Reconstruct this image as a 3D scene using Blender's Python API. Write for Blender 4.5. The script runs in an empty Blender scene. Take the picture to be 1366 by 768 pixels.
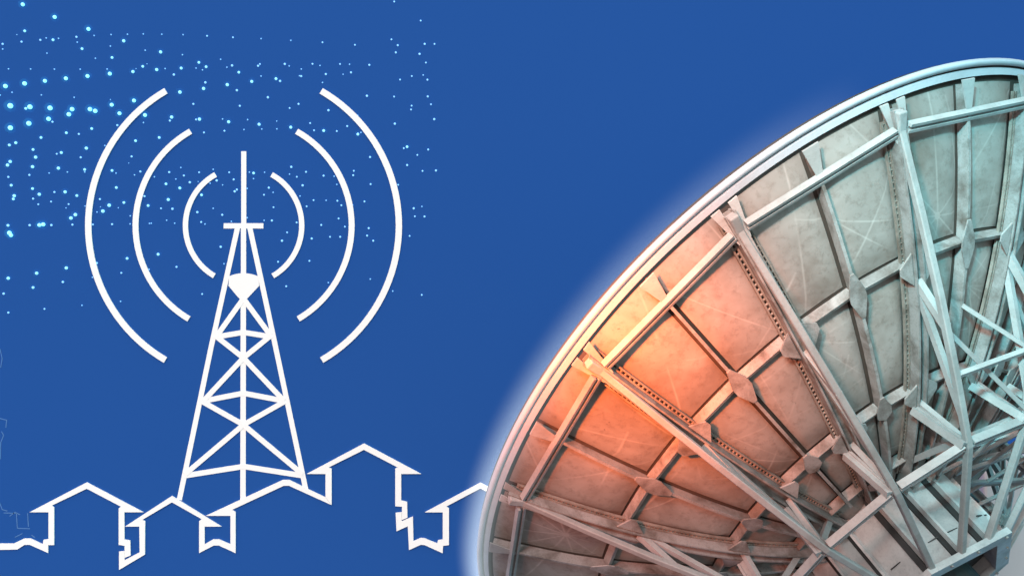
import bpy, bmesh, math, random
from mathutils import Vector, Matrix
random.seed(7)
scn = bpy.context.scene
PI = math.pi

# ------------------------------------------------------------------ camera
H = 4.0                                   # eye height
cam = bpy.data.cameras.new("Camera"); camo = bpy.data.objects.new("Camera", cam)
scn.collection.objects.link(camo); scn.camera = camo
camo.location = (0, 0, H); camo.rotation_euler = (PI / 2, 0, 0)
cam.sensor_width = 36.0; cam.lens = 28.99
cam.clip_start = 0.05; cam.clip_end = 400
WALL = 11.0                               # distance of the blue wall

# ------------------------------------------------------------------ world: soft light, warm on one side, teal on the other
w = bpy.data.worlds.new("World"); scn.world = w; w.use_nodes = True
nt = w.node_tree; nt.nodes.clear()
wo = nt.nodes.new("ShaderNodeOutputWorld"); wb = nt.nodes.new("ShaderNodeBackground")
tc = nt.nodes.new("ShaderNodeTexCoord"); sx = nt.nodes.new("ShaderNodeSeparateXYZ")
mr = nt.nodes.new("ShaderNodeMapRange"); cr = nt.nodes.new("ShaderNodeValToRGB")
nt.links.new(tc.outputs["Generated"], sx.inputs[0]); nt.links.new(sx.outputs["X"], mr.inputs[0])
mr.inputs[1].default_value = -1; mr.inputs[2].default_value = 1
nt.links.new(mr.outputs[0], cr.inputs[0]); 
mz = nt.nodes.new("ShaderNodeMapRange"); mz.inputs[1].default_value = -0.5; mz.inputs[2].default_value = 0.5
mz.inputs[3].default_value = 0.06; mz.inputs[4].default_value = 1.0; nt.links.new(sx.outputs["Z"], mz.inputs[0])
vm = nt.nodes.new("ShaderNodeVectorMath"); vm.operation = 'SCALE'; nt.links.new(cr.outputs[0], vm.inputs[0]); nt.links.new(mz.outputs[0], vm.inputs["Scale"])
nt.links.new(vm.outputs[0], wb.inputs[0])
e = cr.color_ramp.elements
e[0].position = 0.50; e[0].color = (1.04, 0.78, 0.72, 1)
e[1].position = 0.84; e[1].color = (0.22, 0.92, 1.0, 1)
wb.inputs[1].default_value = 1.93
nt.links.new(wb.outputs[0], wo.inputs[0])

# ------------------------------------------------------------------ lamps
def lamp(name, kind, loc, aim, energy, color, **kw):
    d = bpy.data.lights.new(name, kind); o = bpy.data.objects.new(name, d); scn.collection.objects.link(o)
    o.location = loc; d.energy = energy; d.color = color
    o.rotation_euler = (Vector(aim) - Vector(loc)).to_track_quat('-Z', 'Y').to_euler()
    for k, v in kw.items(): setattr(d, k, v)
    return o
def ray(px, py, y): return Vector(((px - 683) * y / 1100, y, H + (384 - py) * y / 1100))
lamp("sun", 'SUN', (-6, -6, 14), ray(900, 384, 8), 1.1, (1, 0.95, 0.93), angle=math.radians(8))
lamp("orange_spot", 'SPOT', (-2.6, -0.6, H + 1.0), ray(826, 458, 4.3), 13500, (1.0, 0.165, 0.014), spot_size=math.radians(13.5), spot_blend=1.0, shadow_soft_size=0.35)  # added out-of-view spot that makes the orange flare on the dish
lamp("red_spot", 'SPOT', (-2.6, -0.6, H + 0.8), ray(800, 505, 4.4), 3300, (1.0, 0.17, 0.06), spot_size=math.radians(23), spot_blend=1.0, shadow_soft_size=0.35)  # added too: spreads red around the orange, no such source in the scene
lamp("teal_spot", 'SPOT', (-1.0, -1.0, H + 2.2), ray(1420, 450, 5.4), 4000, (0.22, 0.92, 1.0), spot_size=math.radians(26), spot_blend=1.0, shadow_soft_size=0.25)  # added only to tint the right of the dish teal
lamp("warm_spot", 'SPOT', (-2.0, -1.0, H + 2.0), ray(1075, 340, 4.5), 3000, (1.0, 0.60, 0.46), spot_size=math.radians(23), spot_blend=1.0, shadow_soft_size=0.35)  # added to warm the upper middle panels, not a lamp of the place

scn.view_settings.view_transform = 'Standard'; scn.view_settings.look = 'None'
scn.view_settings.exposure = 0; scn.view_settings.gamma = 1; scn.view_settings.use_curve_mapping = False

# ------------------------------------------------------------------ materials
def mat(name, color, rough=0.6, metal=0.0, emit=None, estr=0):
    m = bpy.data.materials.new(name); m.use_nodes = True
    b = m.node_tree.nodes["Principled BSDF"]
    b.inputs["Base Color"].default_value = (*color, 1); b.inputs["Roughness"].default_value = rough
    b.inputs["Metallic"].default_value = metal
    if emit:
        b.inputs["Emission Color"].default_value = (*emit, 1); b.inputs["Emission Strength"].default_value = estr
    return m
# the dish's pose (needed here for where its panels carry their painted network)
RS = 2.6; DEP = 0.3653; SPIN = 1.6586; E1, E2 = -0.0719, -0.037
Rl = Matrix.Rotation(0.5509, 3, 'Y') @ Matrix.Rotation(0.6769, 3, 'X')
Cm = Matrix(((1, 0, 0), (0, 0, -1), (0, 1, 0))); Rw = Cm @ Rl
ctr = Cm @ Vector((0.7586, -0.3839, -math.exp(0.822))) * RS + Vector((0, 0, H))
STARS = [(-1.28, 1.33, 11, .1, 1.0), (-0.42, 1.75, 13, .4, .9), (-0.10, 1.15, 9, .7, .8), (-1.62, 0.55, 10, .2, 1.1), (-1.95, -0.35, 12, .5, .9), (0.42, 1.6, 9, .3, .9), (-0.95, 0.62, 10, .8, .7), (-0.75, 2.05, 8, .15, .8)]
def weathered(name, base, dirt, amount=0.5, scale=3.0, rough=0.5, net=None, spec=0.4):
    """painted metal with blotches, fine grain, rust spots and (panels) pale crackle lines"""
    m = mat(name, base, rough); t = m.node_tree; N = t.nodes; L = t.links
    b = N["Principled BSDF"]; b.inputs["Specular IOR Level"].default_value = spec
    tc = N.new("ShaderNodeTexCoord"); oi = N.new("ShaderNodeObjectInfo")
    add = N.new("ShaderNodeVectorMath"); add.operation = 'ADD'
    sc = N.new("ShaderNodeVectorMath"); sc.operation = 'SCALE'; sc.inputs[0].default_value = (13, 7, 5)
    L.new(oi.outputs["Random"], sc.inputs["Scale"]); L.new(tc.outputs["Object"], add.inputs[0])
    if not net: L.new(sc.outputs[0], add.inputs[1])
    def noise(s, d, r, lo, hi, dist=0.0):
        n = N.new("ShaderNodeTexNoise"); n.inputs["Scale"].default_value = s; n.inputs["Detail"].default_value = d
        n.inputs["Roughness"].default_value = r; n.inputs["Distortion"].default_value = dist
        L.new(add.outputs[0], n.inputs["Vector"])
        k = N.new("ShaderNodeMapRange"); k.inputs[1].default_value = lo; k.inputs[2].default_value = hi
        L.new(n.outputs["Fac"], k.inputs[0]); return k.outputs[0]
    def mix(fac, a, bcol, typ='MIX'):
        x = N.new("ShaderNodeMix"); x.data_type = 'RGBA'; x.blend_type = typ
        if isinstance(fac, float): x.inputs[0].default_value = fac
        else: L.new(fac, x.inputs[0])
        for i, v in ((6, a), (7, bcol)):
            if isinstance(v, tuple): x.inputs[i].default_value = (*v, 1)
            else: L.new(v, x.inputs[i])
        return x.outputs[2]
    def mul(a, v):
        x = N.new("ShaderNodeMath"); x.operation = 'MULTIPLY'; L.new(a, x.inputs[0])
        if isinstance(v, float): x.inputs[1].default_value = v
        else: L.new(v, x.inputs[1])
        return x.outputs[0]
    big = noise(scale, 5, 0.6, 0.42, 0.72, 0.4)
    fine = noise(scale * 14, 4, 0.7, 0.5, 0.8)
    spots = noise(scale * 9, 6, 0.75, 0.66, 0.74)
    c = mix(mul(big, amount), base, dirt)
    c = mix(mul(fine, amount * 0.6), c, dirt)
    c = mix(mul(spots, amount), c, tuple(v * 0.6 for v in dirt))
    if net:
        pale = tuple(min(1, v * 1.55 + 0.06) for v in base)
        xy = N.new("ShaderNodeSeparateXYZ"); L.new(tc.outputs["Object"], xy.inputs[0])
        def ma(op, a, b_=None):
            x = N.new("ShaderNodeMath"); x.operation = op
            for i, q in ((0, a), (1, b_)):
                if q is None: continue
                if isinstance(q, (int, float)): x.inputs[i].default_value = q
                else: L.new(q, x.inputs[i])
            return x.outputs[0]
        brk = noise(2.4, 3, 0.6, 0.38, 0.62)
        for cx, cy, n, off, R0 in net:                     # pale lines radiating from painted nodes
            dx = ma('SUBTRACT', xy.outputs[0], cx); dy = ma('SUBTRACT', xy.outputs[1], cy)
            r = ma('SQRT', ma('ADD', ma('MULTIPLY', dx, dx), ma('MULTIPLY', dy, dy)))
            a = ma('ADD', ma('MULTIPLY', ma('ARCTAN2', dy, dx), n / (2 * PI)), off)
            a = ma('ADD', a, ma('MULTIPLY', ma('SINE', ma('MULTIPLY', ma('ARCTAN2', dy, dx), 2.0)), 0.12))
            dist = ma('MULTIPLY', ma('MULTIPLY', ma('ABSOLUTE', ma('SUBTRACT', ma('FRACT', a), 0.5)), 2 * PI / n), r)
            ln = ma('MULTIPLY', ma('MAXIMUM', ma('SUBTRACT', 1.0, ma('DIVIDE', dist, 0.0075)), 0.0), ma('LESS_THAN', r, R0))
            nd = ma('LESS_THAN', r, 0.018)
            f = ma('MAXIMUM', ma('MULTIPLY', ln, ma('MULTIPLY', brk, 0.36)), ma('MULTIPLY', nd, 0.3))
            c = mix(f, c, pale)
    jv = N.new("ShaderNodeMapRange"); jv.inputs[3].default_value = 0.86; jv.inputs[4].default_value = 1.1; L.new(oi.outputs["Random"], jv.inputs[0])
    js = N.new("ShaderNodeVectorMath"); js.operation = 'SCALE'; L.new(c, js.inputs[0]); L.new(jv.outputs[0], js.inputs["Scale"]); c = js.outputs[0]
    L.new(c, b.inputs["Base Color"])
    rr = N.new("ShaderNodeMapRange"); rr.inputs[3].default_value = rough; rr.inputs[4].default_value = min(1, rough + 0.3)
    L.new(big, rr.inputs[0]); L.new(rr.outputs[0], b.inputs["Roughness"])
    bp = N.new("ShaderNodeBump"); bp.inputs["Strength"].default_value = 0.14; bp.inputs["Distance"].default_value = 0.01
    L.new(fine, bp.inputs["Height"]); L.new(bp.outputs[0], b.inputs["Normal"])
    return m
M = dict(
    panel=weathered('dish_panel_paint', (0.265, 0.255, 0.245), (0.09, 0.065, 0.05), 0.9, 1.6, 0.45, net=STARS),
    shell=weathered('grimy_shaded_shell', (0.045, 0.036, 0.03), (0.02, 0.015, 0.012), 0.7, 5, 0.8),  # grime, plus the shadow of the panel gaps put into the dark base
    steel=weathered('galvanised_steel', (0.32, 0.335, 0.34), (0.13, 0.12, 0.115), 0.55, 4, 0.42),
    rib=weathered('rib_steel', (0.26, 0.262, 0.262), (0.06, 0.045, 0.035), 0.9, 7, 0.5),
    lace=weathered('dirty_lacing', (0.22, 0.20, 0.18), (0.06, 0.045, 0.035), 0.8, 9, 0.7),
    rim=weathered('pale_rim_paint', (0.40, 0.44, 0.50), (0.24, 0.25, 0.27), 0.4, 5, 0.35),
    hub=weathered('hub_paint', (0.42, 0.47, 0.48), (0.14, 0.16, 0.17), 0.6, 5, 0.4),
    dark=weathered('dark_hub_recess', (0.022, 0.028, 0.03), (0.01, 0.01, 0.01), 0.6, 6, 0.5),
    white=mat('white_line_paint', (0.96, 0.95, 0.96), 0.9),
    faint=mat('faint_line_paint', (0.075, 0.20, 0.48), 0.9),
)
M['white'].node_tree.nodes["Principled BSDF"].inputs["Specular IOR Level"].default_value = 0.0
def backdrop_mat():
    m = mat('blue_backdrop', (0.0165, 0.082, 0.324), 0.95); t = m.node_tree; N = t.nodes; L = t.links
    b = N["Principled BSDF"]; b.inputs["Specular IOR Level"].default_value = 0.0
    n = N.new("ShaderNodeTexNoise"); n.inputs["Scale"].default_value = 0.25; n.inputs["Detail"].default_value = 3
    tc = N.new("ShaderNodeTexCoord"); L.new(tc.outputs["Object"], n.inputs["Vector"])
    x = N.new("ShaderNodeMix"); x.data_type = 'RGBA'
    x.inputs[6].default_value = (0.0175, 0.085, 0.333, 1); x.inputs[7].default_value = (0.0200, 0.091, 0.346, 1)
    L.new(n.outputs["Fac"], x.inputs[0]); L.new(x.outputs[2], b.inputs["Base Color"])
    return m
M['backdrop'] = backdrop_mat()

# ------------------------------------------------------------------ helpers
C = scn.collection
def tag(o, label=None, cat=None, group=None, kind=None):
    if label: o['label'] = label
    if cat: o['category'] = cat
    if group: o['group'] = group
    if kind: o['kind'] = kind
    return o
def empty(name, loc, label, cat, group=None):
    o = bpy.data.objects.new(name, None); C.objects.link(o); o.location = loc
    o.empty_display_size = 0.2
    return tag(o, label, cat, group)
class MB:
    def __init__(s): s.v = []; s.f = []
    def add(s, vs, fs):
        n = len(s.v); s.v += [tuple(x) for x in vs]; s.f += [tuple(i + n for i in f) for f in fs]
    def box(s, p, q, up, wd, ht):
        """beam from p to q, wd across, ht along up"""
        p = Vector(p); q = Vector(q); d = (q - p).normalized(); up = Vector(up)
        a = d.cross(up).normalized(); u = a.cross(d).normalized()
        a *= wd / 2; u *= ht / 2
        s.add([p - a - u, p + a - u, p + a + u, p - a + u, q - a - u, q + a - u, q + a + u, q - a + u],
              [(3, 2, 1, 0), (4, 5, 6, 7), (0, 1, 5, 4), (1, 2, 6, 5), (2, 3, 7, 6), (3, 0, 4, 7)])
    def channel(s, p, q, up, wd, ht, t):
        """I-beam on its side: web with a flange along each edge"""
        p = Vector(p); q = Vector(q); d = (q - p).normalized(); a = d.cross(Vector(up)).normalized(); u = a.cross(d).normalized()
        s.box(p - u * ht * .15, q - u * ht * .15, up, wd - 2 * t + .002, t)
        for k in (-1, 1):
            o = a * k * (wd - t) / 2
            s.box(p + o, q + o, up, t, ht)
    def build(s, name, m, parent=None, smooth=False):
        me = bpy.data.meshes.new(name); me.from_pydata(s.v, [], s.f); me.materials.append(m)
        bm = bmesh.new(); bm.from_mesh(me); bmesh.ops.recalc_face_normals(bm, faces=bm.faces); bm.to_mesh(me); bm.free()
        if smooth:
            for p in me.polygons: p.use_smooth = True
        o = bpy.data.objects.new(name, me); C.objects.link(o)
        if parent: o.parent = parent
        return o
def bevel(o, wd, seg=2):
    b = o.modifiers.new('bevel', 'BEVEL'); b.width = wd; b.segments = seg; b.limit_method = 'ANGLE'
    return o

# ------------------------------------------------------------------ the blue wall and its white line drawing
b = MB(); b.add([(-70, 0, -45), (70, 0, -45), (70, 0, 55), (-70, 0, 55)], [(0, 1, 2, 3)])
bd = b.build('backdrop', M['backdrop']); bd.location = (0, WALL, H); tag(bd, kind='structure')
PX = WALL / 1100.0
def wp(x, y): return ((x - 683) * PX, H + (384 - y) * PX)
_step = [0]
def prism(pts, base, th=None):
    """outline in drawing units -> raised plate on the wall, relative to base"""
    if th is None:
        _step[0] = (_step[0] + 1) % 60; th = 0.005 + 0.0004 * _step[0]
    m = MB(); n = len(pts); P = [wp(*p) for p in pts]
    vs = [(x - base[0], -0.0012, z - base[1]) for x, z in P] + [(x - base[0], -th, z - base[1]) for x, z in P]
    m.add(vs, [tuple(range(n)), tuple(range(n, 2 * n))] + [(i, (i + 1) % n, n + (i + 1) % n, n + i) for i in range(n)])
    return m
def stroke(pts, wd, base, th=None):
    """mitred stroke along a polyline"""
    V = [Vector((p[0], p[1])) for p in pts]; L = []; Rr = []
    for i, p in enumerate(V):
        d0 = (p - V[i - 1]).normalized() if i else None
        d1 = (V[i + 1] - p).normalized() if i < len(V) - 1 else None
        if d0 is None: n = Vector((-d1.y, d1.x)); k = 1
        elif d1 is None: n = Vector((-d0.y, d0.x)); k = 1
        else:
            n = (Vector((-d0.y, d0.x)) + Vector((-d1.y, d1.x))).normalized(); k = min(1 / max(.3, n.dot(Vector((-d0.y, d0.x)))), 3)
        L.append(tuple(p + n * wd / 2 * k)); Rr.append(tuple(p - n * wd / 2 * k))
    m = MB()
    if th is None:
        _step[0] = (_step[0] + 1) % 60; th = 0.005 + 0.0004 * _step[0]
    P = [wp(*p) for p in L] + [wp(*p) for p in Rr]; n = len(L)
    vs = [(x - base[0], -0.0012, z - base[1]) for x, z in P] + [(x - base[0], -th, z - base[1]) for x, z in P]
    fs = []
    for i in range(n - 1):
        fs += [(i, i + 1, n + i + 1, n + i), (2 * n + i, 2 * n + i + 1, 3 * n + i + 1, 3 * n + i), (i, i + 1, 2 * n + i + 1, 2 * n + i), (n + i, n + i + 1, 3 * n + i + 1, 3 * n + i)]
    fs += [(0, n, 3 * n, 2 * n), (n - 1, 2 * n - 1, 4 * n - 1, 3 * n - 1)]
    m.add(vs, fs); return m
def wall_thing(name, px, py, label, cat, group=None):
    x, z = wp(px, py); o = empty(name, (x, WALL, z), label, cat, group); return o, (x, z)

# tower
tw, B = wall_thing('radio_tower', 325, 665, 'white line drawing of a lattice radio tower with mast and crossbar above small roofs', 'radio tower')
W = M['white']
stroke([(325.3, 202), (325.3, 299)], 6.8, B).build('mast', W, tw)
stroke([(298.5, 301.3), (351.5, 301.3)], 7, B).build('crossbar', W, tw)
stroke([(325, 303), (325, 367)], 7, B).build('centre_post', W, tw)
stroke([(324.8, 399), (324.3, 667)], 7.2, B).build('centre_post', W, tw)
stroke([(317, 304), (282, 462), (239.5, 666)], 6.8, B).build('leg', W, tw)
stroke([(333.5, 304), (363, 440), (408, 652)], 6.8, B).build('leg', W, tw)
prism([(306, 368.5), (311, 366.3), (318, 364.8), (325, 364.3), (332, 364.8), (339, 366.3), (344.5, 368.5), (346, 381), (331.5, 396.5), (325, 403), (318, 396.5), (305, 381)], B).build('gusset_plate', W, tw)
for y0, yc, hw in ((449, 443, 36), (534.5, 524, 54), (634, 621.5, 79)):
    stroke([(325 - hw, y0), (325, yc), (325 + hw + 1, y0)], 7, B).build('cross_rail', W, tw)
for p in ([(325, 398), (290, 447)], [(325, 398), (361, 447)], [(287, 447), (325, 477), (362, 447)], [(325, 477), (272, 534)], [(325, 477), (379, 534)],
          [(270, 535), (325, 566), (380, 535)], [(325, 566), (247, 632)], [(325, 566), (404, 632)]):
    stroke(p, 6.8, B).build('diagonal_brace', W, tw)
# signal arcs
for R_, a0, a1, wd, nm in ((77.5, -59.8, 61.2, 7, 'innermost and shortest'), (144, -59.6, 60.6, 7.8, 'middle'), (207, -59.8, 60.0, 8.4, 'outermost and longest')):
    for s in (1, -1):
        pts = [(325.3 + s * R_ * math.cos(math.radians(a0 + (a1 - a0) * i / 40)), 301 - R_ * math.sin(math.radians(a0 + (a1 - a0) * i / 40))) for i in range(41)]
        B = wp(325.3 + s * R_, 301)
        o = stroke(pts, wd, B).build('signal_arc', W); o.location = (B[0], WALL, B[1])
        tag(o, 'white curved signal arc, %s of the three %s of the tower mast' % (nm, 'right' if s > 0 else 'left'), 'signal arc', 'signal arcs round the tower')
# house outlines
houses = [
 ('leftmost white house outline with wavy ground line running off the left edge', (116, 737), [
  ('roof', [(40, 682.3), (116.5, 642.5), (192, 682.3), (159, 682.3), (159, 677), (162, 674.8), (116.5, 651), (70, 673.3), (73, 676), (73, 682.3)]),
  ('wall', [(65.5, 682), (73, 682), (73, 726), (65, 726), (65, 736.5), (40.5, 725.6), (33.7, 725.6), (24, 731.8), (-14, 732.7), (-14, 724), (19, 724), (33, 717.3), (41.5, 717.3), (58, 725), (58.7, 719), (65.5, 718)]),
  ('wall', [(159, 682), (166.5, 682), (166.7, 718.5), (174.4, 720), (174.8, 739.8), (166.9, 743), (166.9, 727), (159, 725.6)])]),
 ('small low white house outline whose ridge touches the left leg of the tower', (230, 759), [
  ('roof', [(167.3, 701.3), (230, 660.5), (296, 701.3), (266.2, 701.3), (266.2, 694.2), (269.5, 691.3), (230, 669), (190.5, 692.3), (194.3, 694.2), (194.3, 701.3)]),
  ('wall', [(186.5, 700.8), (194.2, 700.8), (194, 738.5), (159.5, 759), (159.5, 734.6), (166.7, 734), (166.7, 746.2), (187, 735.6)]),
  ('wall', [(266.2, 700.8), (273.5, 700.8), (273.5, 725), (285, 718.3), (292.6, 718.3), (300, 721.5), (300, 730), (292.6, 726.4), (285.8, 726.4), (266.2, 736.6)])]),
 ('white house outline with a long roof rising under the right foot of the tower', (380, 737), [
  ('roof', [(275.2, 687), (377.5, 639.3), (386.5, 639.3), (412.5, 652), (434.6, 662.5), (442.7, 672.7), (386, 647), (379, 647), (310, 679), (314.8, 682), (314.8, 687)]),
  ('wall', [(308, 686.5), (314.8, 686.5), (314.8, 736.6), (299.5, 729.5), (299.5, 721.3), (308, 725)])]),
 ('tallest white house outline, its ridge the highest, with a broken zigzag right wall', (486, 708), [
  ('roof', [(409.4, 631.3), (485.8, 590.8), (562, 631.3), (527.5, 631.3), (527.5, 624), (531, 622.7), (485.8, 599.2), (438.5, 622.7), (442.7, 624), (442.7, 631.3)]),
  ('wall', [(434.6, 631), (442.7, 631), (442.7, 672.2), (434.6, 662)]),
  ('wall', [(527.5, 631), (535.4, 631), (535.4, 666.5), (543.3, 668.5), (543.7, 689.4), (536.2, 692.5), (536.5, 674.8), (527.5, 674.2)])]),
 ('white house outline half hidden behind the dish rim, with a crown shaped base line', (641, 737), [
  ('roof', [(567, 682.3), (641, 642.8), (715, 681), (715, 690), (641, 650.5), (595.5, 674.5), (599, 677), (599, 682.3)]),
  ('wall', [(528, 683), (536, 682.3), (536, 694.3), (551, 688), (551.7, 720.6), (561.5, 716.5), (566.7, 717), (583.3, 723.7), (584.4, 719.6), (590.8, 718.5), (590.8, 682), (599, 682), (599, 725.8), (591.2, 726.9), (590.6, 736.7), (566.7, 725.8), (561.5, 725.4), (545.8, 732.5), (544.2, 700.8), (529.2, 707.5)])]),
]
for lab, (bx_, by_), parts in houses:
    o, B = wall_thing('house_outline', bx_, by_, lab, 'house outline', 'white house outlines along the bottom')
    for nm, pts in parts: prism(pts, B).build(nm, W, o)
# faint scribble at the left edge
B = wp(20, 690)
fs = empty('faint_sketch', (B[0], WALL, B[1]), 'faint broken pale blue scribble lines on the blue wall at the far left edge', 'sketch')
for p in ([(-4, 660), (3, 679), (10, 681)], [(5, 683.5), (22, 684), (23, 700), (23.5, 704.5)], [(13, 688), (20, 682.5), (27, 686)], [(37, 684), (38, 702)], [(24, 704), (40, 704.5)],
          [(20, 716), (30, 711)], [(42, 713), (47, 716.5)], [(-3, 557), (9, 560), (8, 570)], [(2, 575), (5, 580), (1, 590), (0.5, 612)], [(0, 465), (3, 478), (1, 490)]):
    stroke(p, 1.1, B, 0.0025).build('scribble_line', M['faint'], fs)

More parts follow.
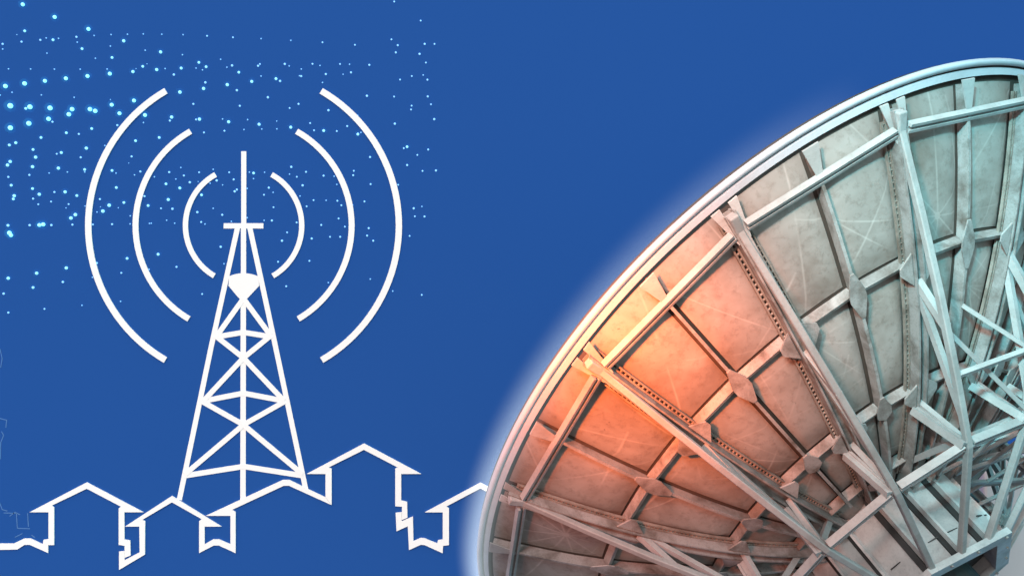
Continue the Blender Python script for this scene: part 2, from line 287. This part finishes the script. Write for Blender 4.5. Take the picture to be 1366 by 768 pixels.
# ------------------------------------------------------------------ glowing dots
DOTS = """14.5,141.6,5.5 40.6,143,5 67.4,144.5,5 14.5,170.9,5 39.1,165,5 33.4,111.9,4.5 7.8,115.4,4.5 96.7,146.1,4.5
120.5,146.1,4.5 127.5,148.4,4.5 65.4,159,4.5 92.4,152.9,4.5 13.1,310.7,4.5 58.2,299.4,4.2 30.9,6.6,4 73.4,23.4,4
118.4,39.3,4 146.9,98.8,4 117.2,102,4 88.3,105.1,4 60.4,108.4,4 149.4,140.2,4 179.1,134.6,4 159.8,151.6,4
193.8,153.9,4 15.2,313.8,4 53.1,300.2,4 146.1,274,3.8 137.7,281.8,3.8 101,286.5,3.8 95.1,291,3.8 240.4,123.4,3.8
271.9,118.6,3.6 303.5,113.5,3.6 229.3,156.6,3.6 266.4,159.4,3.6 165.4,55.1,3.5 177.7,96.1,3.5 48,210,3.5 115.6,198,3.5
14.1,215.8,3.5 10.5,220.5,3.5 43.9,222.7,3.5 78.3,224.6,3.5 19.5,261.3,3.5 52.9,259.4,3.5 87.3,256.2,3.5 88.9,357.4,3.5
49.4,364.4,3.5 11.5,371.1,3.5 214.6,69.9,3.5 209.4,93.4,3.5 305.3,162.9,3.5 336.1,109.2,3.4 345.9,166.2,3.4 388.1,170.1,3.4
224.8,266.4,3.4 21.5,190.8,3.2 82.2,203.9,3.2 242,91.4,3.2 368.4,105.5,3.2 240.2,251,3.2 432,174.6,3.2 477.5,179.3,3.2
211.3,339.2,3.2 33.4,41.8,3 71.1,53.7,3 109.8,65.6,3 149.8,77.3,3 190.8,89.1,3 34.8,145.1,3 55.1,183.8,3
88.9,177.5,3 122.7,171.9,3 181.2,188.1,3 12.9,193.8,3 44.5,199.8,3 113.3,226.4,3 15.4,247.3,3 149.8,227.7,3
155.5,250.4,3 18.2,265.6,3 43.8,251.8,3 102.9,261.1,3 165.6,270.3,3 197.9,274.4,3 11.1,300.7,3 44.5,383.4,3
169.9,344.7,3 265.6,83.8,3 275.2,89.6,3 318.8,96.9,3 212.7,183.8,3 221.7,245.5,3 338.5,231.1,3 269.1,260.2,3
543.2,196.1,3 40,300.5,2.8 68.9,300.4,2.8 84.2,376.1,2.8 5.3,391.6,2.8 309.8,87.9,2.8 232.2,100,2.8 274.2,110.5,2.8
316.2,120.9,2.8 373.8,108.6,2.8 357.6,130.3,2.8 489.6,128.3,2.8 438.3,147.5,2.8 253.5,243.4,2.8 289.3,241,2.8 388.7,222.9,2.8
313.3,255.5,2.8 230.3,278.7,2.8 263.5,283.2,2.8 526.8,165.4,2.8 579.3,159.4,2.8 403.9,247.5,2.8 294.7,329.3,2.8 376.4,321.2,2.8
380.1,85.9,2.7 559.8,72.5,2.7 552,278.1,2.7 344.5,88.3,2.6 566.6,59.2,2.6 434.8,99.4,2.6 226,229.9,2.6 358.8,250.6,2.6
296.7,286.7,2.6 362.9,294.3,2.6 543.2,220.5,2.6 581.6,227.7,2.6 493.8,209.8,2.6 416,318.3,2.6 29.1,56.2,2.5 3.9,59.2,2.5
54.1,53.9,2.5 102.3,49.8,2.5 70.3,162.9,2.5 105.5,179.1,2.5 156.8,167.4,2.5 108,210.2,2.5 39.5,233.6,2.5 11.5,236.3,2.5
175.8,209,2.5 187.5,229.1,2.5 72.9,256.4,2.5 44.5,265.2,2.5 133.6,265.8,2.5 193,261.9,2.5 96.9,299.8,2.5 149.8,299.2,2.5
11.5,416.8,2.5 129.5,350.9,2.5 258.2,139.1,2.5 320.1,141.6,2.5 398.4,139.1,2.5 530.7,60.9,2.5 528.1,70.5,2.5 492.8,87.1,2.5
402,102.1,2.5 468.4,97.1,2.5 570.7,129.1,2.5 226.8,161.3,2.5 311.9,239.6,2.5 316.2,253.1,2.5 431.8,234.6,2.5 566.4,288.9,2.5
235.7,356,2.5 492,304.5,2.5 570.3,106.8,2.4 245.5,234.4,2.4 268.6,296.3,2.4 463.3,168.6,2.4 571.3,199.8,2.4 408.4,229.5,2.4
471.3,234,2.4 494.5,245.9,2.4 428.7,300.2,2.4 453.9,316,2.4 489.8,314.4,2.4 498,321.2,2.4 162.1,364,2.3 417,85.7,2.3
261.7,159.8,2.3 299.6,174.8,2.3 272.3,177.1,2.3 395.9,296.9,2.3 413.9,164.6,2.3 449.4,175.2,2.3 538.7,198,2.3 450.2,268,2.3
455.5,274,2.3 486.3,268.9,2.3 451.8,291.6,2.3 371.1,349.2,2.3 382,381.8,2.3 412.9,348,2.3 76,205.5,2.2 68.4,269.1,2.2
51.4,272.7,2.2 91.8,272.5,2.2 124.2,299.6,2.2 59.6,411.9,2.2 276.4,48.4,2.2 310.9,50.4,2.2 346.9,85.9,2.2 386.5,144.5,2.2
526,2.7,2.2 561.3,28.1,2.2 430.3,57,2.2 473.6,60.4,2.2 522.3,53.1,2.2 579.7,59.2,2.2 568.2,84,2.2 453.7,85.9,2.2
533.8,106.6,2.2 549.4,102,2.2 525.8,129.3,2.2 575,139.6,2.2 549.2,141.4,2.2 548.4,146.5,2.2 265.8,230.1,2.2 305.9,230.1,2.2
396.1,236.1,2.2 352.3,260,2.2 215,278.1,2.2 365,276.6,2.2 419.1,174.2,2.2 556.8,207,2.2 563.7,228.3,2.2 472.1,228.1,2.2
418.4,267.2,2.2 409.2,275.4,2.2 531.2,246.7,2.2 553.5,288.7,2.2 269.9,392.1,2.2 383.2,310.1,2.2 460.2,302.5,2.2 440.4,316,2.2
546.5,314.8,2.2 562.7,393.3,2.2 3.9,66,2 61.9,51.2,2 78.3,51.8,2 125.8,48,2 103.3,56.8,2 148.4,46.7,2
170.3,46.3,2 191.4,45.9,2 147.5,62.1,2 127.5,78.3,2 62.9,71.5,2 193.9,67.6,2 11.7,92.4,2 41.2,92.6,2
72.9,92.8,2 107.2,92.8,2 143.2,92.6,2 16.4,123.6,2 0.4,127.3,2 55.5,127.1,2 99.2,130.3,2 191.6,163.9,2
140.2,194.5,2 113.3,229.7,2 65.8,231.1,2 90.2,229.7,2 155.1,231.2,2 179.7,233.6,2 129.7,283,2 174,288.1,2
173.8,298.8,2 199.6,298.2,2 109.6,407.2,2 161.1,401.9,2 123.6,369.9,2 199.2,359.3,2 216,46.3,2 244.5,46.9,2
348.4,52.1,2 388.1,54.5,2 243.6,73.6,2 261.7,91.4,2 270.3,93.8,2 294.5,79.7,2 302.9,90.2,2 220.5,92,2
348.4,102,2 385.9,88.5,2 399.6,101.6,2 466.4,86.3,2 402.1,92.6,2 430.3,110.5,2 564.6,100.6,2 297.1,159.2,2
330.5,160,2 325.6,173.2,2 349.4,172.5,2 369.5,172.3,2 241.4,223.8,2 284.6,226.2,2 234.8,239.1,2 206.2,236.1,2
332.8,229.9,2 338.3,238.5,2 353.1,230.1,2 386.3,232.6,2 329.9,251.6,2 364.5,256.8,2 284.6,278.1,2 222.5,293.9,2
233.2,297.9,2 202,298,2 273.6,299,2 352.5,294.1,2 329.9,290.6,2 308.8,295.5,2 280.5,244.7,2 481.6,177,2
445.9,235.4,2 449.4,246.3,2 435.2,267.4,2 562.9,275.6,2 400.4,261.7,2 477.1,154.3,2 299,351.9,2 438.1,376.9,2
494.1,372.2,2 524,388.2,2 427,87.9,1.9 457.8,99.6,1.8 369.3,161.9,1.8 297.1,246.9,1.8 88.3,277.5,1.7 113.7,275,1.7
158,277.3,1.7 264.5,242.4,1.6 470.7,273.4,1.6 22.7,46.7,1.5 196.3,85.7,1.5 181.6,92,1.5 147.5,133.2,1.5 171.9,217.8,1.5
134.2,276,1.5"""
dots = [tuple(map(float, t.split(','))) for t in DOTS.split()]
def dot_mesh(seg, rings, m, name):
    bm = bmesh.new(); bmesh.ops.create_uvsphere(bm, u_segments=seg, v_segments=rings, radius=1)
    me = bpy.data.meshes.new(name); bm.to_mesh(me); bm.free(); me.materials.append(m)
    for p in me.polygons: p.use_smooth = True
    return me
def glow(name, col, s):
    return mat(name, (0.2, 0.5, 0.8), 0.5, emit=col, estr=s)
DM = [dot_mesh(16, 8, glow('glow_bright_cyan', (0.24, 0.86, 1.0), 1.5), 'glow_dot'),
      dot_mesh(12, 6, glow('glow_cyan', (0.27, 0.76, 1.0), 1.15), 'glow_dot'),
      dot_mesh(10, 5, glow('glow_pale', (0.24, 0.56, 0.96), 0.95), 'glow_dot'),
      dot_mesh(8, 4, glow('glow_dim', (0.16, 0.42, 0.85), 0.8), 'glow_dot')]
def aura(name, col, s):  # emitting volume that adds the blur of light round a dot
    m = bpy.data.materials.new(name); m.use_nodes = True; t = m.node_tree; t.nodes.clear()
    o = t.nodes.new("ShaderNodeOutputMaterial"); v = t.nodes.new("ShaderNodeVolumePrincipled")
    v.inputs["Density"].default_value = 0; v.inputs["Emission Strength"].default_value = s; v.inputs["Emission Color"].default_value = (*col, 1)
    t.links.new(v.outputs[0], o.inputs["Volume"]); return m
HM = [dot_mesh(16, 8, aura('halo_bright', (0.05, 0.6, 1.0), 1.0), 'halo'), dot_mesh(12, 6, aura('halo_soft', (0.08, 0.6, 1.0), 0.6), 'halo')]
SZ = ['large bright cyan', 'medium cyan', 'small pale', 'tiny faint']
def where(x, y):
    r = math.hypot(x - 325.3, y - 301); a = math.degrees(math.atan2(301 - y, abs(x - 325.3)))
    side = 'left' if x < 325.3 else 'right'
    if -60 < a < 60:
        hv = 'upper' if y < 301 else 'lower'
        if r < 77.5: return 'inside the inner %s arc, %s half' % (side, hv)
        if r < 144: return 'between the inner and middle arcs, %s %s' % (hv, side)
        if r < 207: return 'between the middle and outer arcs, %s %s' % (hv, side)
        if side == 'right': return 'right of the outer right arc, %s half' % hv
    elif y < 301 and r < 207: return 'in the gap above the tower mast between the arc tips'
    elif y > 301 and r < 207: return 'beside the tower below the arcs'
    if y < 66: return 'in the top rows %s' % ('near the left edge' if x < 110 else 'above the left arcs' if x < 325 else 'above the right arcs' if x < 480 else 'at the right end')
    if y < 125: return 'just above the arcs, %s' % ('far left edge' if x < 60 else 'left of the outer left arc tip' if x < 224 else 'over the mast' if x < 428 else 'right of the outer right arc tip')
    if y < 175: return 'in the bright band left of the outer left arc'
    if y < 240: return 'left of the outer left arc, upper half, %s' % ('by the left edge' if x < 60 else 'nearer the arc')
    if y < 330: return 'left of the outer left arc, middle, %s' % ('by the left edge' if x < 60 else 'nearer the arc')
    return 'left of the outer left arc, below the bright rows'
rest = MB()
for i, (x, y, s) in enumerate(dots):
    c = 0 if s >= 3.9 else 1 if s >= 2.9 else 2 if s >= 2.15 else 3
    rad = (1.32 * s - 0.6) / 2 * PX
    X, Z = wp(x, y)
    if i >= 295:
        me = DM[3]; n = len(rest.v)
        rest.add([Vector((X, WALL - 0.35 * rad, Z)) + v.co * rad for v in me.vertices], [tuple(p.vertices) for p in me.polygons]); continue
    o = bpy.data.objects.new('glow_dot', DM[c]); C.objects.link(o)
    o.location = (X, WALL - 0.35 * rad, Z); o.scale = (rad,) * 3
    lab = '%s glowing dot %s' % (SZ[c], where(x, y))
    if c < 2:
        q = bpy.data.objects.new('halo', HM[c]); C.objects.link(q); q.parent = o; q.scale = (2.5, 2.5, 2.5)
    if len(lab.split()) > 16: print('LONG', lab)
    tag(o, lab, 'glowing dot', lab.replace(' dot ', ' dots '))
o = rest.build('glow_dot_dust', DM[3].materials[0]); tag(o, 'faintest scattered specks of light among the larger glowing dots', 'light specks', kind='stuff')

# ------------------------------------------------------------------ satellite dish, seen from behind
dish = empty('satellite_dish', ctr, 'huge ribbed grey satellite dish seen from behind, lit orange at left and teal at right', 'satellite dish')
dish.rotation_euler = Rw.to_euler()
STEP = 2 * PI / 16
def zs(r): return DEP * (1 - r * r)
def P(r, k, h, t=0.0, lift=None):
    """r radius, k rib number, h height (None: on the skin) + lift, t sideways offset"""
    a = SPIN + k * STEP
    x = r * math.cos(a) - t * math.sin(a); y = r * math.sin(a) + t * math.cos(a)
    z = (zs(math.hypot(r, t)) if h is None else h) + (lift or 0)
    return Vector((x * (1 + E1) + y * E2, y * (1 - E1) + x * E2, z)) * RS
UP = Vector((0, 0, 1))
RHUB = 0.20
# skin behind the panels, with thickness and the concave face
def revolve(prof, n, name, m, smooth=True, par=dish, k0=0.0):
    mb = MB(); L = len(prof)
    for i in range(n):
        for r, z in prof: mb.v.append(tuple(P(r, k0 + 16 * i / n, z)))
    for i in range(n):
        j = (i + 1) % n
        for q in range(L): mb.f.append((i * L + q, j * L + q, j * L + (q + 1) % L, i * L + (q + 1) % L))
    return mb.build(name, m, par, smooth)
pr = [(.995 - .955 * i / 16, zs(.995 - .955 * i / 16) - .010) for i in range(17)]
pr += [(r, z - .008) for r, z in reversed(pr)]
revolve(pr, 128, 'reflector_shell', M['shell'])
# rim: pale band with an inner lip
rim = revolve([(.991, .004), (.993, -.004), (1.000, -.005), (1.002, -.003), (1.002, .005), (1.000, .008), (.993, .009)], 192, 'rim', M['rim'], True)
revolve([(.979, .014), (.979, .018), (.988, .011), (.988, .006)], 192, 'rim_flange', M['rim'], False)
# skin panels: one cushion per cell
rows = [(.728, .972), (.475, .722), (.30, .469), (.19, .295)]
for row, (r0, r1) in enumerate(rows):
    n = 32 if row < 3 else 16
    for c in range(n):
        k0 = c * 16 / n; k1 = k0 + 16 / n
        i0 = .018 if k0 == int(k0) else .0105; i1 = .018 if k1 == int(k1) else .0105
        i0 *= .6 if row > 1 else 1; i1 *= .6 if row > 1 else 1
        mb = MB(); NU, NV = 9, 9; jit = random.uniform(-.0015, .0015)
        for a in range(NU):
            for q in range(NV):
                u = a / (NU - 1); v = q / (NV - 1)
                r = r0 + .006 + (r1 - r0 - .012) * v
                ka = k0 + i0 / r / STEP; kb = k1 - i1 / r / STEP
                e = min(u, 1 - u, v, 1 - v)
                pil = (1 - (1 - min(1, e / .18)) ** 2) * .007 + math.sin(PI * u) * math.sin(PI * v) * .002
                mb.v.append(tuple(P(r, ka + (kb - ka) * u, None, 0, -.007 + pil + jit)))
        for a in range(NU - 1):
            for q in range(NV - 1):
                mb.f.append((a * NV + q, a * NV + q + 1, (a + 1) * NV + q + 1, (a + 1) * NV + q))
        mb.build('reflector_panel', M['panel'], dish, True)
# radial ribs
def rib_path(r0, r1, n): return [r0 + (r1 - r0) * i / n for i in range(n + 1)]
for k in range(16):
    # primary rib: two rails, a web and a flange; lacing strips both sides
    mb = MB(); R_ = rib_path(.972, .215, 12)
    for a, q in zip(R_, R_[1:]):
        for t in (-.0100, .0100):
            mb.box(P(a, k, None, t, .016), P(q, k, None, t, .016), UP, .004 * RS, .030 * RS)
        mb.box(P(a, k, None, 0, .012), P(q, k, None, 0, .012), UP, .016 * RS, .004 * RS)
    mb.build('main_rib', M['rib'], dish)
    for s in (-1, 1):
        mb = MB(); R2 = rib_path(.955, .26, 70)
        for j, (a, q) in enumerate(zip(R2, R2[1:])):
            for t in (.0145, .0235):
                mb.box(P(a, k, None, s * t, .004), P(q, k, None, s * t, .004), UP, .0035 * RS, .006 * RS)
            mm = (a + q) / 2
            mb.box(P(mm, k, None, s * .0145, .0035), P(mm, k, None, s * .0235, .0035), UP, .0045 * RS, .004 * RS)
        mb.build('lacing_strip', M['lace'], dish)
    # secondary rib
    kk = k + .5
    mb = MB(); R_ = rib_path(.972, .28, 12)
    for a, q in zip(R_, R_[1:]):
        mb.box(P(a, kk, None, 0, .005), P(q, kk, None, 0, .005), UP, .0035 * RS, .024 * RS)
        mb.box(P(a, kk, None, 0, .0185), P(q, kk, None, 0, .0185), UP, .0065 * RS, .003 * RS)
    mb.build('secondary_rib', M['rib'], dish)
    # stringers between ribs at three radii
    for r, wd in ((.729, .0085), (.475, .0075), (.30, .006)):
        for a, q in ((k, kk), (kk, k + 1)):
            ia = .014 if a == k else .004; iq = .014 if q == k + 1 else .004
            mb = MB(); u0 = a + ia / r / STEP; u1 = q - iq / r / STEP
            mb.box(P(r, u0, zs(r) + .003), P(r, u1, zs(r) + .003), UP, .0035 * RS, .020 * RS)
            mb.box(P(r, u0, zs(r) + .0145), P(r, u1, zs(r) + .0145), UP, wd * RS, .003 * RS)
            mb.build('stringer', M['rib'], dish)
    # gusset plates
    def plate(pts, name, m=M['steel'], th=.003):
        mb = MB(); n = len(pts)
        vs = [P(r, kq, None, t, l) for r, kq, t, l in pts] + [P(r, kq, None, t, l - th) for r, kq, t, l in pts]
        mb.add(vs, [tuple(range(n)), tuple(range(n, 2 * n))] + [(i, (i + 1) % n, n + (i + 1) % n, n + i) for i in range(n)])
        return mb.build(name, m, dish)
    L_ = .0225
    plate([(.770, kk, -.0045, L_), (.770, kk, .0045, L_), (.737, kk, .0185, L_), (.721, kk, .0185, L_), (.688, kk, .0045, L_), (.688, kk, -.0045, L_), (.721, kk, -.0185, L_), (.737, kk, -.0185, L_)], 'diamond_gusset', M['rib'])
    plate([(.51, kk, -.005, L_), (.51, kk, .005, L_), (.484, kk, .018, L_), (.466, kk, .018, L_), (.455, kk, 0, L_), (.466, kk, -.018, L_), (.484, kk, -.018, L_)], 'diamond_gusset', M['rib'])
    plate([(.985, kk, -.018, .024), (.985, kk, .018, .024), (.930, kk, .0045, .022), (.930, kk, -.0045, .022)], 'rim_gusset')
    for s in (-1, 1):
        plate([(.985, k, s * .010, .020), (.985, k, s * .030, .020), (.930, k, s * .014, .030), (.930, k, s * .010, .030)], 'rim_gusset')
        for r in (.729, .475):
            plate([(r + .028, k, s * .016, .030), (r + .006, k, s * .044, .027), (r - .006, k, s * .044, .027), (r - .028, k, s * .016, .030)], 'gusset', M['rib'])
HB = .31; AP = .193; HK = -.55
def rh(k, ap=AP):                                            # radius of the drum's flat side at rib number k
    seg = 16 / 6; u = (k - HK) % seg - seg / 2
    return ap / math.cos(u * STEP)
def kmid(k):
    seg = 16 / 6; return HK + math.floor((k - HK) / seg) * seg + seg / 2
def sweep(mb, pts, wd, ht):
    n0 = len(mb.v); n = len(pts)
    for i, p in enumerate(pts):
        dd = (pts[min(i + 1, n - 1)] - pts[max(i - 1, 0)]).normalized(); a = dd.cross(UP).normalized(); u = a.cross(dd).normalized()
        for s, t in ((-1, -1), (1, -1), (1, 1), (-1, 1)): mb.v.append(tuple(p + a * s * wd / 2 + u * t * ht / 2))
    for i in range(n - 1):
        for j in range(4): mb.f.append((n0 + 4 * i + j, n0 + 4 * i + (j + 1) % 4, n0 + 4 * i + 4 + (j + 1) % 4, n0 + 4 * i + 4 + j))
    mb.f.append(tuple(n0 + j for j in range(4))); mb.f.append(tuple(n0 + 4 * (n - 1) + j for j in range(4)))
# space frame standing off the skin
RJ, HJ = .9484, .0512 + .012; RN, HN = .461, .4411; RF, HF = .20, .54
def hm(r):                                                  # outer chord of a rib truss
    return HJ + (HN - HJ) * (RJ - r) / (RJ - RN) + .012 * math.sin(PI * (RJ - r) / (RJ - RN))
for k in range(16):
    mb = MB(); R_ = rib_path(RJ, RN, 4)
    sweep(mb, [P(a, k, hm(a)) for a in R_] + [P(rh(k) + .004, k, HF - .002)], .0145 * RS, .014 * RS)
    bevel(mb.build('strut', M['steel'], dish), .005, 1)
    # ring beam from joint to joint and inner ring from node to node
    mb = MB(); mb.channel(P(RJ, k + .04, HJ + .004), P(RJ, k + .96, HJ + .004), UP, .019 * RS, .014 * RS, .006 * RS)
    mb.build('ring_beam', M['steel'], dish)
    mb = MB(); mb.channel(P(RN, k + .06, HN - .004), P(RN, k + .94, HN - .004), UP, .018 * RS, .016 * RS, .0055 * RS)
    mb.build('inner_ring_beam', M['steel'], dish)
    # joint block
    mb = MB(); mb.box(P(RJ + .030, k, HJ - .012), P(RJ - .022, k, HJ + .004), UP, .019 * RS, .022 * RS)
    bevel(mb.build('joint_block', M['steel'], dish), .008, 2)
    # web members
    def rod(p, q, wd, ht=None): 
        mb = MB(); mb.box(p, q, UP, wd * RS, (ht or wd) * RS); mb.build('web_member', M['steel'], dish)
    rod(P(.70, k, None, .0, .02), P(.66, k, hm(.66)), .014)
    rod(P(.685, k, None, .0, .02), P(RN + .05, k, hm(RN + .05)), .012)
    rod(P(.45, k, None, 0, .02), P(RN + .004, k, HN - .012), .012)
    mb = MB(); mb.channel(P(.45, k + .0, None, .022, .03), P(RN + .01, k, HN, .012), UP, .020 * RS, .016 * RS, .006 * RS); mb.build('web_member', M['steel'], dish)
    rod(P(.30, k, None, 0, .02), P(RN - .006, k, HN - .02), .013)
    if k in (0, 12, 13, 14, 15):                            # denser bracing at the far side
        rod(P(RN, k, HN - .022), P(.235, k + 1, None, 0, .03), .008)
        rod(P(RN, k + 1, HN - .022), P(.235, k, None, 0, .03), .008)
        rod(P(RN + .02, k, HN - .01), P(.66, k + 1, None, 0, .025), .009)
        rod(P(.58, k, hm(.58)), P(.58, k + 1, hm(.58)), .010)
        rod(P(.58, k, hm(.58)), P(.62, k + .5, None, 0, .02), .008)
# hub: six sided drum with fins, a flange and an end plate with the recess shade painted in
C6 = math.cos(PI / 6)
drum = revolve([(AP / C6, HB - .06), (AP / C6, HF - .004), ((AP - .02) / C6, HF - .004), ((AP - .02) / C6, HB - .06)], 6, 'hub', M['hub'], False, dish, HK)
flange = revolve([((AP - .022) / C6, HF - .006), ((AP - .022) / C6, HF + .008), ((AP + .016) / C6, HF + .008), ((AP + .016) / C6, HF - .006)], 6, 'hub_flange', M['hub'], False, drum, HK)
revolve([(.01, HF - .04), (.01, HF - .03), ((AP - .021) / C6, HF - .03), ((AP - .021) / C6, HF - .04)], 6, 'hub_cap', M['dark'], False, drum, HK)  # near-black colour stands for shade inside the drum
revolve([(.095, HF - .032), (.095, HF + .03), (.115, HF + .03), (.115, HF - .032)], 24, 'hub_collar', M['dark'], False, drum)
for q in range(32):
    k = q / 2; nrm = P(1, kmid(k), 0); r = rh(k)
    mb = MB()
    if q % 2 == 0:
        mb.box(P(r + .006, k, HB - .05), P(r + .006, k, HF - .008), nrm, .006 * RS, .024 * RS); mb.build('hub_fin', M['hub'], drum)
        mb = MB(); mb.box(P(rh(k + .13) + .002, k + .13, HB - .05), P(rh(k + .13) + .002, k + .13, HF - .010), P(1, kmid(k + .13), 0), .014 * RS, .005 * RS); mb.build('hub_groove', M['dark'], drum)
    else:
        mb.box(P(r + .001, k - .3, HF - .055), P(r + .001, k + .3, HF - .055), UP, .003 * RS, .002 * RS); mb.build('hub_seam', M['dark'], drum)
        mb = MB(); rr = rh(k) + .006; mb.box(P(rr, k, HF + .007), P(rr, k, HF + .012), nrm, .005 * RS, .005 * RS); mb.build('bolt', M['rib'], drum)
# soft white glow added round the rim as an emitting volume, no lamp there
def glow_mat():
    m = bpy.data.materials.new('rim_glow_volume'); m.use_nodes = True; t = m.node_tree; N = t.nodes; L = t.links; N.clear()
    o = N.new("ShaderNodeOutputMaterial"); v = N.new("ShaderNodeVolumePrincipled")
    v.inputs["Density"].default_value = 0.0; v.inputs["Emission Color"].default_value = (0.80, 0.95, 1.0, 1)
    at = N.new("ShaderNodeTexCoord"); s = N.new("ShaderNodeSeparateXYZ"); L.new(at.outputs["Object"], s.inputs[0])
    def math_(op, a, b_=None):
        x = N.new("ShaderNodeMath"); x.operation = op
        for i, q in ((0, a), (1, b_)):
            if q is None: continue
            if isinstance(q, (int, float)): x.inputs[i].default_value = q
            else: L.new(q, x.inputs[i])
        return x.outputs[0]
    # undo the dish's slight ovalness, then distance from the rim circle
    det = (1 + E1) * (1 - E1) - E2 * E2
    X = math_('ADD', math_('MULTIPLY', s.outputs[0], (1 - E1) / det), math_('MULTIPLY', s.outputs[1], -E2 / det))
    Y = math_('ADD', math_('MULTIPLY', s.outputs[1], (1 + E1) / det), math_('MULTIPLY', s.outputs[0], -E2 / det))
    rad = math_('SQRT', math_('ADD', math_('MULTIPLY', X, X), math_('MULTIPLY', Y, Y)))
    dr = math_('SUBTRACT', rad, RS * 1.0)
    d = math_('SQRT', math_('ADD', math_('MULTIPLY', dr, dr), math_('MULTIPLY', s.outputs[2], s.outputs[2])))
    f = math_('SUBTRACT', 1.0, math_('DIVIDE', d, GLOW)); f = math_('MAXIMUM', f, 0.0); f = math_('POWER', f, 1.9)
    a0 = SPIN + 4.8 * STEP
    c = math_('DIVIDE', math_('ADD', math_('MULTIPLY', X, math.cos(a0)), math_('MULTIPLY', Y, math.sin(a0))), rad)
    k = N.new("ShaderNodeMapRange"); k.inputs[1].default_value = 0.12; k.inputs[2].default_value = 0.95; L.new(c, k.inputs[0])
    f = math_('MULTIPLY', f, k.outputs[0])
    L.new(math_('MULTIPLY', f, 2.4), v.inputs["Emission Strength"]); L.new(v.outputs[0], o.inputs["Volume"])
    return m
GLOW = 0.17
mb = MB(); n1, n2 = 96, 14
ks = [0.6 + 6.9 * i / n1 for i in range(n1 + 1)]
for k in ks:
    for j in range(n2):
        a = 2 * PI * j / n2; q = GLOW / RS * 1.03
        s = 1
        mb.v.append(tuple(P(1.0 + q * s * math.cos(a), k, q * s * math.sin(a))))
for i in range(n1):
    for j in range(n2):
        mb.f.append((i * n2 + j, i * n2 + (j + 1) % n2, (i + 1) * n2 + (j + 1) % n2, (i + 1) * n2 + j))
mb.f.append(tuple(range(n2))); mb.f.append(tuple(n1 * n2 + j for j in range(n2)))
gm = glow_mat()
g = mb.build('rim_glow', gm); g.location = ctr; g.rotation_euler = Rw.to_euler()
tag(g, 'added soft white glowing mist hugging the outer rim of the satellite dish', 'glow', kind='stuff')

# added pale block standing in for sky glimpsed through the space frame
p0 = ray(1400, 600, 8.9); p1 = ray(1400, 1000, 8.9)
mb = MB()
mb.box(Rw.inverted() @ (p0 - ctr), Rw.inverted() @ (p1 - ctr), Rw.inverted() @ Vector((0, 1, 0)), 1.75, .6)
bevel(mb.build('sky_gap_block', mat('pale_sky_gap', (0.42, 0.44, 0.48), 0.6), dish), .03, 2)
